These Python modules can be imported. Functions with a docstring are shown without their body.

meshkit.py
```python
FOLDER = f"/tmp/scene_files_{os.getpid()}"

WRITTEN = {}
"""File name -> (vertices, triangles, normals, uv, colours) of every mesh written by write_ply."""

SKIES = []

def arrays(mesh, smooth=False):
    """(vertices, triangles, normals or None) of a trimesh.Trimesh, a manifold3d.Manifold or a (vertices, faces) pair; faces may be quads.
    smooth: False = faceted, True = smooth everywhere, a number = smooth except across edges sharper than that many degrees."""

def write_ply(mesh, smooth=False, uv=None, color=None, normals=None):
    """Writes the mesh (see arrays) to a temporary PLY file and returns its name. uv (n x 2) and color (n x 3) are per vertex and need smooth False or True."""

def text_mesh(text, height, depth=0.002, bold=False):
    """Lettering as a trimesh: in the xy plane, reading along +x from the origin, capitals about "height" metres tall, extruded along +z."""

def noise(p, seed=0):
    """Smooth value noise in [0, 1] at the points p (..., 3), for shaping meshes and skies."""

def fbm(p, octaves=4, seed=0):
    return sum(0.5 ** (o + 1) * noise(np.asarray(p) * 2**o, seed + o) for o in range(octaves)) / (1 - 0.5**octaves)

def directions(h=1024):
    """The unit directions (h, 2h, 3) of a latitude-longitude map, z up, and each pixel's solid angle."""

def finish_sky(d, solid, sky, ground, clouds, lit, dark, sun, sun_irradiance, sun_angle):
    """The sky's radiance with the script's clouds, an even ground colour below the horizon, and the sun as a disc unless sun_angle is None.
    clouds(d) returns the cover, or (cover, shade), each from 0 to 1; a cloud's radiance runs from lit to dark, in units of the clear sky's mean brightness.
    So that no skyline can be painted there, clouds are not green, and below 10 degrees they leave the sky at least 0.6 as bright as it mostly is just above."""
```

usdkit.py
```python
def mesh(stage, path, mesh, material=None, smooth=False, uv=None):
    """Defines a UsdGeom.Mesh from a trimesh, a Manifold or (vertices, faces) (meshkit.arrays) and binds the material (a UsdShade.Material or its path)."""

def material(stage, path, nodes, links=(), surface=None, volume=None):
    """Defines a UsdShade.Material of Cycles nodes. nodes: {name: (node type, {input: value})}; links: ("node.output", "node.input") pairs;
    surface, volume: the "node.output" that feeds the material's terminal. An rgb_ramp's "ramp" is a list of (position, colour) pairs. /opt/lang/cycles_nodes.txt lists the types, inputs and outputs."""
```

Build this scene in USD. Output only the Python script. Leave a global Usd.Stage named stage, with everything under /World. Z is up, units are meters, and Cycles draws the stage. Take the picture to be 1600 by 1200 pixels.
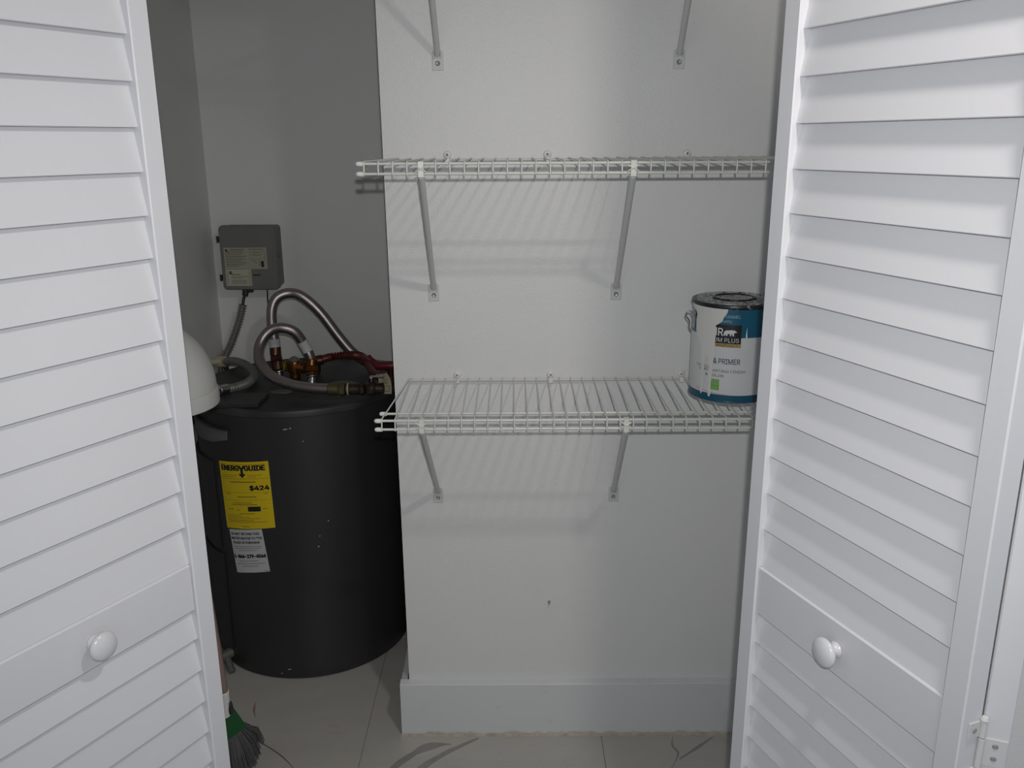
import math, random
import numpy as np, trimesh
import usdkit, meshkit
from pxr import Usd, UsdGeom, UsdLux, UsdShade, Gf, Sdf

random.seed(7)
rng = np.random.default_rng(7)
stage = Usd.Stage.CreateInMemory()
UsdGeom.SetStageUpAxis(stage, 'Z'); UsdGeom.SetStageMetersPerUnit(stage, 1.0)
UsdGeom.Xform.Define(stage, '/World'); UsdGeom.Scope.Define(stage, '/World/Looks')

# ------------------------------------------------------------------ camera, lights, exposure
EXPOSURE = 0.0
CAM_H, PITCH, ROLL, FPX = 1.4408, 0.27245, -0.00562, 1353.87
FLASH, LAMP, AMBIENT = 12300.0, 285.0, 0.138

c, s = math.cos(PITCH), math.sin(PITCH)
R = np.array([1, 0, 0.]); F = np.array([0, c, -s]); U = np.array([0, s, c])
cr, sr = math.cos(ROLL), math.sin(ROLL)
R2, U2 = cr * R + sr * U, -sr * R + cr * U
cam = UsdGeom.Camera.Define(stage, '/World/camera')
cam.AddTransformOp().Set(Gf.Matrix4d(*R2, 0, *U2, 0, *(-F), 0, 0, 0, CAM_H, 1))
cam.CreateHorizontalApertureAttr(36.0); cam.CreateVerticalApertureAttr(27.0)
cam.CreateFocalLengthAttr(36.0 * FPX / 1600)
cam.CreateClippingRangeAttr(Gf.Vec2f(0.02, 100))
cam.CreateExposureAttr(EXPOSURE)

# daylight that fills the hallway the camera stands in
dome = UsdLux.DomeLight.Define(stage, '/World/daylight')
dome.CreateIntensityAttr(AMBIENT); dome.CreateColorAttr(Gf.Vec3f(0.80, 0.90, 1.0))
# the camera's own flash, just above its lens
flash = UsdLux.SphereLight.Define(stage, '/World/camera_flash')
flash.CreateRadiusAttr(0.008); flash.CreateIntensityAttr(FLASH); flash.CreateColorAttr(Gf.Vec3f(1.0, 0.99, 0.975))
beam = UsdLux.ShapingAPI.Apply(flash.GetPrim()); beam.CreateShapingConeAngleAttr(50.0); beam.CreateShapingConeSoftnessAttr(1.0)
flash.AddTransformOp().Set(Gf.Matrix4d(*R2, 0, *U2, 0, *(-F), 0, 0.012, -0.03, CAM_H + 0.075, 1))
# the flat downlight under the hallway ceiling
lamp = UsdLux.DiskLight.Define(stage, '/World/hallway_lamp')
lamp.CreateRadiusAttr(0.05); lamp.CreateIntensityAttr(LAMP); lamp.CreateColorAttr(Gf.Vec3f(1.0, 0.93, 0.87))
lamp.AddTranslateOp().Set(Gf.Vec3d(0.43, 0.54, 2.145))

# ------------------------------------------------------------------ helpers
used = {}
def numbered(path):
    n = used.get(path, -1) + 1
    used[path] = n
    return path if n == 0 else f'{path}_{n:03d}'

def info(prim, label=None, category=None, group=None, kind=None):
    for k, v in (('label', label), ('category', category), ('group', group), ('kind', kind)):
        if v: prim.SetCustomDataByKey(k, v)
    return prim

BASE = {}
def thing(name, label, category, loc=(0, 0, 0), group=None, kind=None):
    p = numbered('/World/' + name)
    x = UsdGeom.Xform.Define(stage, p)
    x.AddTranslateOp().Set(Gf.Vec3d(*map(float, loc)))
    BASE[p] = np.array(loc, float)
    info(x.GetPrim(), label, category, group, kind)
    return p

def obj(name, mesh, mat, parent, smooth=False, label=None, kind=None):
    """One mesh prim, given in world coordinates, under a thing or one of its parts."""
    p = numbered(parent + '/' + name)
    top = '/'.join(p.split('/')[:3])
    m = mesh.copy(); m.apply_translation(-BASE[top])
    q = usdkit.mesh(stage, p, m, mat, smooth)
    info(q.GetPrim(), label, kind=kind)
    return p

def single(name, mesh, mat, label, category, group=None, kind=None, smooth=False):
    p = numbered('/World/' + name)
    q = usdkit.mesh(stage, p, mesh, mat, smooth)
    BASE[p] = np.zeros(3)
    info(q.GetPrim(), label, category, group, kind)
    return p

def copy_of(src, loc, label, rotz=0.0):
    prim = stage.GetPrimAtPath(src)
    was = prim.GetCustomData()
    p = numbered('/World/' + src.split('/')[2])
    x = UsdGeom.Xform.Define(stage, p)
    x.GetPrim().GetReferences().AddInternalReference(src)
    x.ClearXformOpOrder()
    x.AddTranslateOp().Set(Gf.Vec3d(*map(float, loc)))
    if rotz: x.AddRotateZOp().Set(rotz)
    x.GetPrim().SetInstanceable(True)
    info(x.GetPrim(), label, was['category'], was.get('group'))
    return p

cat = trimesh.util.concatenate
def box(x0, x1, y0, y1, z0, z1, b=0.0):
    if b <= 0:
        m = trimesh.creation.box([x1 - x0, y1 - y0, z1 - z0]); m.apply_translation([(x0 + x1) / 2, (y0 + y1) / 2, (z0 + z1) / 2]); return m
    lo, hi = np.array([x0, y0, z0]), np.array([x1, y1, z1]); pts = []
    for i in np.ndindex(2, 2, 2):
        corner = np.where(i, hi, lo); inward = np.where(i, -b, b)
        for k in range(3):
            q = corner + inward; q[k] = corner[k]; pts.append(q)
    return trimesh.convex.convex_hull(np.array(pts))

def spline(pts, n=8):
    p = np.asarray(pts, float); p = np.vstack([2 * p[0] - p[1], p, 2 * p[-1] - p[-2]]); out = []
    for i in range(1, len(p) - 2):
        t = np.linspace(0, 1, n, endpoint=False)[:, None]
        a, b, cc, d = p[i - 1:i + 3]
        out.append(0.5 * (2 * b + (cc - a) * t + (2 * a - 5 * b + 4 * cc - d) * t**2 + (3 * b - a - 3 * cc + d) * t**3))
    return np.vstack(out + [p[-2:-1]])

def resample(p, step):
    d = np.r_[0, np.cumsum(np.linalg.norm(np.diff(p, axis=0), axis=1))]
    t = np.linspace(0, d[-1], max(2, int(d[-1] / step) + 1))
    return np.stack([np.interp(t, d, p[:, k]) for k in range(3)], 1)

def tube(pts, r, sides=10):
    p = np.asarray(pts, float); n = len(p); r = np.broadcast_to(r, (n,))
    t = np.gradient(p, axis=0); t /= np.linalg.norm(t, axis=1, keepdims=True)
    a = np.cross(t[0], [0, 0, 1.0] if abs(t[0][2]) < 0.9 else [1.0, 0, 0]); a /= np.linalg.norm(a); A = [a]
    for i in range(1, n):
        a = A[-1] - t[i] * (A[-1] @ t[i]); A.append(a / np.linalg.norm(a))
    A = np.array(A); B = np.cross(t, A); ang = np.arange(sides) * 2 * np.pi / sides
    v = (p[:, None] + r[:, None, None] * (np.cos(ang)[None, :, None] * A[:, None] + np.sin(ang)[None, :, None] * B[:, None])).reshape(-1, 3)
    f = []
    for i in range(n - 1):
        for j in range(sides):
            k = (j + 1) % sides; q = [i * sides + j, i * sides + k, (i + 1) * sides + k, (i + 1) * sides + j]
            f += [[q[0], q[1], q[2]], [q[0], q[2], q[3]]]
    v = np.vstack([v, p[:1], p[-1:]]); e0, e1 = len(v) - 2, len(v) - 1
    for j in range(sides):
        k = (j + 1) % sides; f += [[e0, k, j], [e1, (n - 1) * sides + j, (n - 1) * sides + k]]
    return trimesh.Trimesh(v, f, process=False)

def lathe(profile, center=(0, 0, 0), sides=64, axis=None):
    """Turns (radius, height) pairs about z (or about AXIS) through CENTER."""
    p = np.asarray(profile, float); ang = np.arange(sides) * 2 * np.pi / sides; n = len(p)
    v = np.stack([p[:, None, 0] * np.cos(ang), p[:, None, 0] * np.sin(ang), np.broadcast_to(p[:, None, 1], (n, sides))], -1).reshape(-1, 3); f = []
    for i in range(n - 1):
        for j in range(sides):
            k = (j + 1) % sides; q = [i * sides + j, i * sides + k, (i + 1) * sides + k, (i + 1) * sides + j]
            if p[i, 0] > 1e-9: f.append([q[0], q[1], q[2]])
            if p[i + 1, 0] > 1e-9: f.append([q[0], q[2], q[3]])
    m = trimesh.Trimesh(v, f, process=False)
    m.merge_vertices()
    if axis is not None:
        m.apply_transform(trimesh.geometry.align_vectors([0, 0, 1.0], np.asarray(axis, float) / np.linalg.norm(axis)))
    m.apply_translation(center)
    return m

def rod(a, b, r, r2=None, sides=16, bev=0.0):
    a, b = np.array(a, float), np.array(b, float); L = np.linalg.norm(b - a); r2 = r if r2 is None else r2
    bev = bev or min(r, r2) * 0.12
    return lathe([(0, 0), (r - bev, 0), (r, bev), (r2, L - bev), (r2 - bev, L), (0, L)], a, sides, b - a)

def hexnut(a, b, r):
    return rod(a, b, r, sides=6)

def arc_patch(cx, cy, r0, r1, a0, a1, z0, z1, n=16):
    """A curved plate with thickness, about a vertical axis; angles in degrees."""
    a = np.radians(np.linspace(a0, a1, n)); v = []
    for r in (r0, r1):
        for z in (z0, z1): v += [[cx + r * math.cos(t), cy + r * math.sin(t), z] for t in a]
    f = []
    def quad(i, j, k, l): f.extend([[i, j, k], [i, k, l]])
    A, B, C, D = 0, n, 2 * n, 3 * n
    for i in range(n - 1):
        quad(C + i, C + i + 1, D + i + 1, D + i); quad(A + i + 1, A + i, B + i, B + i + 1)
        quad(B + i, D + i, D + i + 1, B + i + 1); quad(A + i + 1, C + i + 1, C + i, A + i)
    quad(A, C, D, B); quad(C + n - 1, A + n - 1, B + n - 1, D + n - 1)
    m = trimesh.Trimesh(v, f, process=False); trimesh.repair.fix_normals(m); return m

def poly_on(points, fn, lift, cell=0.05):
    """A polygon in label coordinates (u, v), cut into cells so that it follows a curved surface; FN maps (u, v, lift) to the world."""
    from shapely.geometry import Polygon, box as sbox
    P = points if hasattr(points, 'geom_type') else Polygon(points)
    x0, y0, x1, y1 = P.bounds; out = []
    for i in range(int(math.floor(x0 / cell)), int(math.ceil(x1 / cell))):
        g = P.intersection(sbox(i * cell, y0 - 1, (i + 1) * cell, y1 + 1))
        for h in getattr(g, 'geoms', [g]):
            if h.geom_type == 'Polygon' and h.area > 1e-9:
                m = trimesh.creation.extrude_polygon(h, 1.0, engine='earcut')
                m.vertices = np.array([fn(a, b, w * lift) for a, b, w in m.vertices])
                if m.volume < 0: m.invert()
                out.append(m)
    return cat(out)

def text_on(text, u0, v0, height, fn, lift, width=None, bold=False):
    """Lettering from (u0, v0), capitals HEIGHT tall in label units, squeezed to WIDTH."""
    m = meshkit.text_mesh(text, height, 1.0, bold)
    w = m.bounds[1][0] - m.bounds[0][0]
    k = (width / w) if width else 1.0
    v = np.array(m.vertices); v[:, 0] = (v[:, 0] - m.bounds[0][0]) * k + u0; v[:, 1] += v0
    m.vertices = np.array([fn(a, b, lift * (0.3 + 0.7 * d)) for a, b, d in v])
    if m.volume < 0: m.invert()
    return m

def heavy(text, u0, v0, height, fn, lift, width):
    """Extra-bold lettering: the same word struck twice, a hair apart."""
    k = height * 0.085
    return cat([text_on(text, u0 + d, v0 + e, height, fn, lift, width, True) for d, e in ((-k, 0), (k, 0), (0, k * 0.5))])

def rect(u0, v0, u1, v1): return [(u0, v0), (u1, v0), (u1, v1), (u0, v1)]

# ------------------------------------------------------------------ materials
def mat(name, color, rough=0.5, metal=0.0, bump=None, bump_scale=200, bump_dist=0.001, vary=0.0, vary_scale=8, spec=0.5, **kw):
    n = {'p': ('principled_bsdf', {'base_color': color, 'roughness': rough, 'metallic': metal, 'specular_ior_level': spec, **kw}), 'g': ('geometry', {})}; L = []
    if vary:
        n['n'] = ('noise_texture', {'scale': vary_scale, 'detail': 4, 'roughness': 0.6})
        n['r'] = ('rgb_ramp', {'ramp': [(0.3, tuple(x * (1 - vary) for x in color)), (0.7, tuple(min(1, x * (1 + vary)) for x in color))]})
        L += [('g.position', 'n.vector'), ('n.fac', 'r.fac'), ('r.color', 'p.base_color')]
    if bump:
        n['bn'] = ('noise_texture', {'scale': bump_scale, 'detail': 2, 'roughness': 0.5})
        n['b'] = ('bump', {'strength': bump, 'distance': bump_dist})
        L += [('g.position', 'bn.vector'), ('bn.fac', 'b.height'), ('b.normal', 'p.normal')]
    return usdkit.material(stage, '/World/Looks/' + name, n, L, surface='p.BSDF')

M = {}
M['door'] = mat('door_paint', (0.66, 0.66, 0.685), 0.38, bump=0.12, bump_scale=120, vary=0.012, vary_scale=3)
M['knob'] = mat('knob_porcelain', (0.64, 0.64, 0.665), 0.22)
M['hinge'] = mat('painted_hinge', (0.62, 0.62, 0.61), 0.4)
M['screw'] = mat('screw_steel', (0.42, 0.41, 0.40), 0.35, 0.6)
M['wire'] = mat('white_vinyl_wire', (0.66, 0.66, 0.61), 0.28)
M['cap'] = mat('white_plastic', (0.80, 0.80, 0.79), 0.35)
M['bracket'] = mat('bracket_paint', (0.60, 0.60, 0.60), 0.4)
M['plate'] = mat('bracket_plate', (0.60, 0.61, 0.61), 0.4)
M['ceiling'] = mat('ceiling_paint', (0.75, 0.75, 0.74), 0.8)
M['grout'] = mat('grout', (0.30, 0.29, 0.26), 0.9)
M['heater'] = mat('heater_enamel', (0.030, 0.030, 0.032), 0.42, bump=0.25, bump_scale=90, bump_dist=0.0012)
M['heater_top'] = mat('heater_top_enamel', (0.036, 0.036, 0.037), 0.5, vary=0.5, vary_scale=9)
M['heater_part'] = mat('heater_plastic', (0.085, 0.080, 0.082), 0.45)
M['yellow'] = mat('energy_label_yellow', (0.74, 0.55, 0.010), 0.5)
M['paper'] = mat('white_paper', (0.56, 0.57, 0.58), 0.6)
M['ink'] = mat('black_ink', (0.012, 0.012, 0.012), 0.6)
M['faint'] = mat('small_print', (0.28, 0.21, 0.02), 0.6)
M['faintgrey'] = mat('small_print_grey', (0.22, 0.23, 0.24), 0.6)
M['box'] = mat('grey_enclosure', (0.155, 0.155, 0.15), 0.5, vary=0.04, vary_scale=20)
M['dark'] = mat('dark_plastic', (0.03, 0.03, 0.035), 0.5)
M['beige'] = mat('beige_label', (0.34, 0.335, 0.26), 0.6)
M['beige2'] = mat('pale_label', (0.44, 0.43, 0.33), 0.6)
M['labelgrey'] = mat('grey_label_print', (0.13, 0.125, 0.10), 0.6)
M['brass'] = mat('old_brass', (0.24, 0.105, 0.030), 0.34, 0.9, vary=0.3, vary_scale=60)
M['bronze'] = mat('brown_copper', (0.105, 0.05, 0.036), 0.38, 0.8, vary=0.3, vary_scale=50)
M['chrome'] = mat('nipple_steel', (0.55, 0.55, 0.55), 0.25, 1.0)
M['redpipe'] = mat('red_corrugated_copper', (0.125, 0.026, 0.024), 0.4, 0.3)
M['redgrip'] = mat('red_vinyl_grip', (0.15, 0.012, 0.022), 0.4)
M['conduit'] = mat('galvanised_conduit', (0.40, 0.40, 0.39), 0.36, 0.7)
M['conduit2'] = mat('grey_conduit', (0.18, 0.185, 0.16), 0.45, 0.3)
M['tag'] = mat('yellowed_paper_tag', (0.42, 0.37, 0.25), 0.7, vary=0.15, vary_scale=60)
M['dome'] = mat('white_abs', (0.60, 0.60, 0.58), 0.4)
M['green'] = mat('green_plastic', (0.006, 0.105, 0.025), 0.4)
M['bristle'] = mat('grey_bristle', (0.10, 0.10, 0.105), 0.7)
M['stick'] = mat('broom_stick', (0.30, 0.20, 0.17), 0.5)
M['can_tin'] = mat('tin', (0.50, 0.50, 0.50), 0.35, 0.9)
M['can_black'] = mat('label_black', (0.010, 0.010, 0.012), 0.35)
M['can_gold'] = mat('label_gold', (0.48, 0.32, 0.075), 0.4)
M['can_white'] = mat('label_white_ink', (0.66, 0.66, 0.66), 0.4)
M['can_grey'] = mat('label_grey_ink', (0.11, 0.13, 0.15), 0.5)
M['can_pale'] = mat('label_pale_ink', (0.30, 0.45, 0.52), 0.5)
M['can_green'] = mat('label_green', (0.17, 0.40, 0.02), 0.4)
M['can_red'] = mat('label_red_ink', (0.42, 0.20, 0.13), 0.5)
M['spill'] = mat('dried_white_paint', (0.68, 0.68, 0.65), 0.35, bump=0.4, bump_scale=60, bump_dist=0.0015)
M['lamp_trim'] = mat('lamp_trim_white', (0.8, 0.8, 0.8), 0.4)

# painted wall: semi-gloss with a roller stipple and faint scuffs
def wall_mat(name, color, rough, scuff):
    n = {'g': ('geometry', {}), 'p': ('principled_bsdf', {'roughness': rough, 'specular_ior_level': 0.5}),
         'b1': ('noise_texture', {'scale': 270, 'detail': 3, 'roughness': 0.6}), 'b2': ('noise_texture', {'scale': 420, 'detail': 1}),
         'add': ('math', {'math_type': 'multiply_add', 'value2': 0.35}), 'bump': ('bump', {'strength': 0.5, 'distance': 0.0009}),
         'n': ('noise_texture', {'scale': 2.3, 'detail': 5, 'roughness': 0.6}),
         'r': ('rgb_ramp', {'ramp': [(0.35, tuple(x * 0.985 for x in color)), (0.65, color)]}),
         's': ('noise_texture', {'scale': 5.5, 'detail': 6, 'roughness': 0.7, 'distortion': 1.5}),
         'sr': ('rgb_ramp', {'ramp': [(0.66, (1, 1, 1)), (0.76, scuff)]}), 'm': ('mix_color', {'blend_type': 'multiply', 'fac': 1.0})}
    L = [('g.position', 'b1.vector'), ('g.position', 'b2.vector'), ('b2.fac', 'add.value1'), ('b1.fac', 'add.value3'), ('add.value', 'bump.height'), ('bump.normal', 'p.normal'),
         ('g.position', 'n.vector'), ('n.fac', 'r.fac'), ('g.position', 's.vector'), ('s.fac', 'sr.fac'), ('r.color', 'm.a'), ('sr.color', 'm.b'), ('m.result', 'p.base_color')]
    return usdkit.material(stage, '/World/Looks/' + name, n, L, surface='p.BSDF')
M['wall'] = wall_mat('wall_paint', (0.76, 0.757, 0.75), 0.42, (0.95, 0.94, 0.91))
M['alcove'] = wall_mat('alcove_paint', (0.74, 0.74, 0.73), 0.5, (0.96, 0.96, 0.93))

# baseboard paint: grimy along its lowest centimetre and in small spots at the top edge
n = {'g': ('geometry', {}), 'x': ('separate_xyz', {}), 'p': ('principled_bsdf', {'roughness': 0.35}),
     'n': ('noise_texture', {'scale': 22, 'detail': 5, 'roughness': 0.65}), 'm': ('math', {'math_type': 'multiply_add', 'value2': 0.035, 'value3': -0.006}),
     'sub': ('math', {'math_type': 'subtract'}), 'k': ('map_range', {'from_min': 0.0, 'from_max': 0.008, 'to_min': 0.0, 'to_max': 0.75, 'clamp': True}),
     'mix': ('mix_color', {'a': (0.68, 0.69, 0.70), 'b': (0.42, 0.36, 0.27)}),
     'n2': ('noise_texture', {'scale': 9, 'detail': 5, 'roughness': 0.7}), 'r2': ('rgb_ramp', {'ramp': [(0.62, (0, 0, 0)), (0.75, (0.35, 0.35, 0.35))]}),
     'mix2': ('mix_color', {'b': (0.50, 0.46, 0.38)})}
L = [('g.position', 'x.vector'), ('g.position', 'n.vector'), ('n.fac', 'm.value1'), ('m.value', 'sub.value1'), ('x.z', 'sub.value2'), ('sub.value', 'k.value'), ('k.result', 'mix.fac'),
     ('g.position', 'n2.vector'), ('n2.fac', 'r2.fac'), ('r2.color', 'mix2.fac'), ('mix.result', 'mix2.a'), ('mix2.result', 'p.base_color')]
M['baseboard'] = usdkit.material(stage, '/World/Looks/baseboard_paint', n, L, surface='p.BSDF')

# porcelain tile: pale greige with soft smoky patches and thin dark marble veins
n = {'g': ('geometry', {}), 'p': ('principled_bsdf', {'roughness': 0.32, 'specular_ior_level': 0.4}),
     'map': ('mapping', {'rotation': (0, 0, 0.75), 'scale': (0.55, 2.6, 1)}), 'map2': ('mapping', {'rotation': (0, 0, -0.75), 'scale': (1.0, 2.2, 1), 'location': (0.4, 0.13, 0)}),
     'n1': ('noise_texture', {'scale': 2.2, 'detail': 6, 'roughness': 0.6, 'distortion': 1.2}), 'r1': ('rgb_ramp', {'ramp': [(0.36, (0.475, 0.46, 0.422)), (0.64, (0.515, 0.497, 0.46))]}),
     'n2': ('noise_texture', {'scale': 1.7, 'detail': 7, 'roughness': 0.62, 'distortion': 1.0}),
     'v': ('rgb_ramp', {'ramp': [(0.0, (0, 0, 0)), (0.493, (0, 0, 0)), (0.499, (0.10, 0.10, 0.10)), (0.504, (0, 0, 0)), (1, (0, 0, 0))]}),
     'n3': ('noise_texture', {'scale': 3.1, 'detail': 6, 'roughness': 0.65, 'distortion': 2.0}), 'r3': ('rgb_ramp', {'ramp': [(0.60, (0, 0, 0)), (0.72, (0.22, 0.22, 0.22))]}),
     'm1': ('mix_color', {'b': (0.17, 0.165, 0.15)}), 'm2': ('mix_color', {'b': (0.25, 0.24, 0.215)})}
L = [('g.position', 'map.vector'), ('g.position', 'map2.vector'), ('map.vector', 'n1.vector'), ('n1.fac', 'r1.fac'), ('map2.vector', 'n2.vector'), ('n2.fac', 'v.fac'),
     ('map.vector', 'n3.vector'), ('n3.fac', 'r3.fac'), ('r1.color', 'm2.a'), ('r3.color', 'm2.fac'), ('m2.result', 'm1.a'), ('v.color', 'm1.fac'), ('m1.result', 'p.base_color')]
M['tile'] = usdkit.material(stage, '/World/Looks/marble_tile', n, L, surface='p.BSDF')

# braided stainless hose: fine crossed weave
n = {'g': ('geometry', {}), 'p': ('principled_bsdf', {'roughness': 0.30, 'metallic': 0.92}), 'w1': ('wave_texture', {'bands_direction': 'diagonal', 'scale': 190, 'distortion': 0.6}),
     'map': ('mapping', {'scale': (-1, 1, 1)}), 'w2': ('wave_texture', {'bands_direction': 'diagonal', 'scale': 190, 'distortion': 0.6}),
     'x': ('math', {'math_type': 'maximum'}), 'r': ('rgb_ramp', {'ramp': [(0.2, (0.19, 0.165, 0.16)), (0.9, (0.46, 0.415, 0.40))]}), 'b': ('bump', {'strength': 0.25, 'distance': 0.0006})}
L = [('g.position', 'w1.vector'), ('g.position', 'map.vector'), ('map.vector', 'w2.vector'), ('w1.fac', 'x.value1'), ('w2.fac', 'x.value2'), ('x.value', 'r.fac'), ('r.color', 'p.base_color'), ('x.value', 'b.height'), ('b.normal', 'p.normal')]
M['braid'] = usdkit.material(stage, '/World/Looks/braided_steel', n, L, surface='p.BSDF')

# can body: blue band above, white label, blue foot band (printed), by height on the can
CAN = np.array([0.455, 1.747, 0.9325])
def can_body_mat():
    n = {'g': ('geometry', {}), 'x': ('separate_xyz', {}), 'p': ('principled_bsdf', {'roughness': 0.3}),
         'h': ('map_range', {'from_min': CAN[2], 'from_max': CAN[2] + 0.2, 'clamp': True}),
         'r': ('rgb_ramp', {'ramp': [(0.0, (0.012, 0.085, 0.15)), (0.078, (0.012, 0.085, 0.15)), (0.082, (0.62, 0.63, 0.64)), (0.668, (0.62, 0.63, 0.64)), (0.672, (0.008, 0.10, 0.175)), (1, (0.008, 0.10, 0.175))]})}
    return usdkit.material(stage, '/World/Looks/can_label', n, [('g.position', 'x.vector'), ('x.z', 'h.value'), ('h.result', 'r.fac'), ('r.color', 'p.base_color')], surface='p.BSDF')
M['can'] = can_body_mat()
n = {'g': ('geometry', {}), 'p': ('principled_bsdf', {'roughness': 0.4}), 'n': ('noise_texture', {'scale': 55, 'detail': 5, 'roughness': 0.7, 'distortion': 1.5}),
     'r': ('rgb_ramp', {'ramp': [(0.36, (0.018, 0.018, 0.022)), (0.43, (0.16, 0.16, 0.165)), (0.56, (0.50, 0.50, 0.51))]}), 'b': ('bump', {'strength': 0.5, 'distance': 0.002})}
M['lid'] = usdkit.material(stage, '/World/Looks/paint_smeared_lid', n, [('g.position', 'n.vector'), ('n.fac', 'r.fac'), ('r.color', 'p.base_color'), ('n.fac', 'b.height'), ('b.normal', 'p.normal')], surface='p.BSDF')
n = {'g': ('geometry', {}), 'p': ('principled_bsdf', {'roughness': 0.35}), 'n': ('noise_texture', {'scale': 48, 'detail': 4, 'roughness': 0.7}),
     'r': ('rgb_ramp', {'ramp': [(0.58, (0.016, 0.016, 0.020)), (0.68, (0.45, 0.45, 0.46))]})}
M['rim'] = usdkit.material(stage, '/World/Looks/paint_smeared_rim', n, [('g.position', 'n.vector'), ('n.fac', 'r.fac'), ('r.color', 'p.base_color')], surface='p.BSDF')

# ------------------------------------------------------------------ the setting
WALL_D, FAR_D, COL_X, LEFT_X, RIGHT_X = 1.884, 2.714, -0.266, -0.928, 0.75
CEIL = 2.165

def struct(name, mesh, m, label, category, smooth=False):
    return single(name, mesh, m, label, category, kind='structure', smooth=smooth)

# chase wall with the shelves: a solid mass whose left edge leans very slightly
v = []
for z in (0, 2.45):
    dx = -0.0066 * (z - 1.03)
    v += [[COL_X + dx, WALL_D, z], [RIGHT_X, WALL_D, z], [RIGHT_X, FAR_D, z], [COL_X + dx, FAR_D, z]]
wall = thing('wall_center', 'white painted closet wall carrying the wire shelves', 'wall', kind='structure')
obj('plaster', trimesh.convex.convex_hull(np.array(v)), M['wall'], wall)
obj('screw', cat([rod((0.087, WALL_D + 0.003, 0.3655), (0.087, WALL_D - 0.004, 0.3655), 0.0034, sides=10), rod((0.087, WALL_D - 0.002, 0.3655), (0.087, WALL_D - 0.012, 0.3635), 0.0014, sides=8)]), M['screw'], wall, label='small screw left in the wall')
struct('wall_back', box(-1.05, COL_X + 0.1, FAR_D, FAR_D + 0.1, 0, 2.45), M['alcove'], 'grey painted wall behind the water heater', 'wall')
struct('wall_left', box(-1.05, LEFT_X, 1.17, FAR_D + 0.1, 0, 2.45), M['alcove'], 'grey painted closet side wall left of the water heater', 'wall')
struct('wall_right', box(RIGHT_X, 0.87, 1.17, FAR_D + 0.1, 0, 2.45), M['wall'], 'white closet side wall hidden behind the right louvered door', 'wall')
wf = thing('wall_front', 'white wall around the closet opening, right of the folded right door', 'wall', kind='structure')
obj('wall_return', box(-2.2, -0.84, 1.07, 1.17, 0, 2.45), M['wall'], wf)
obj('wall_return', box(0.70, 2.2, 1.07, 1.17, 0, 2.45), M['wall'], wf)
obj('door_header', box(-0.84, 0.70, 1.07, 1.17, 2.06, 2.45), M['wall'], wf)
cl = thing('ceiling', 'white ceiling over the hallway and the closet, out of the picture', 'ceiling', kind='structure')
obj('hallway_ceiling', box(-2.2, 2.2, -1.6, 1.07, CEIL, CEIL + 0.08), M['ceiling'], cl)
obj('closet_ceiling', box(-1.05, 0.87, 1.17, FAR_D + 0.1, 2.45, 2.52), M['ceiling'], cl)

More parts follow.
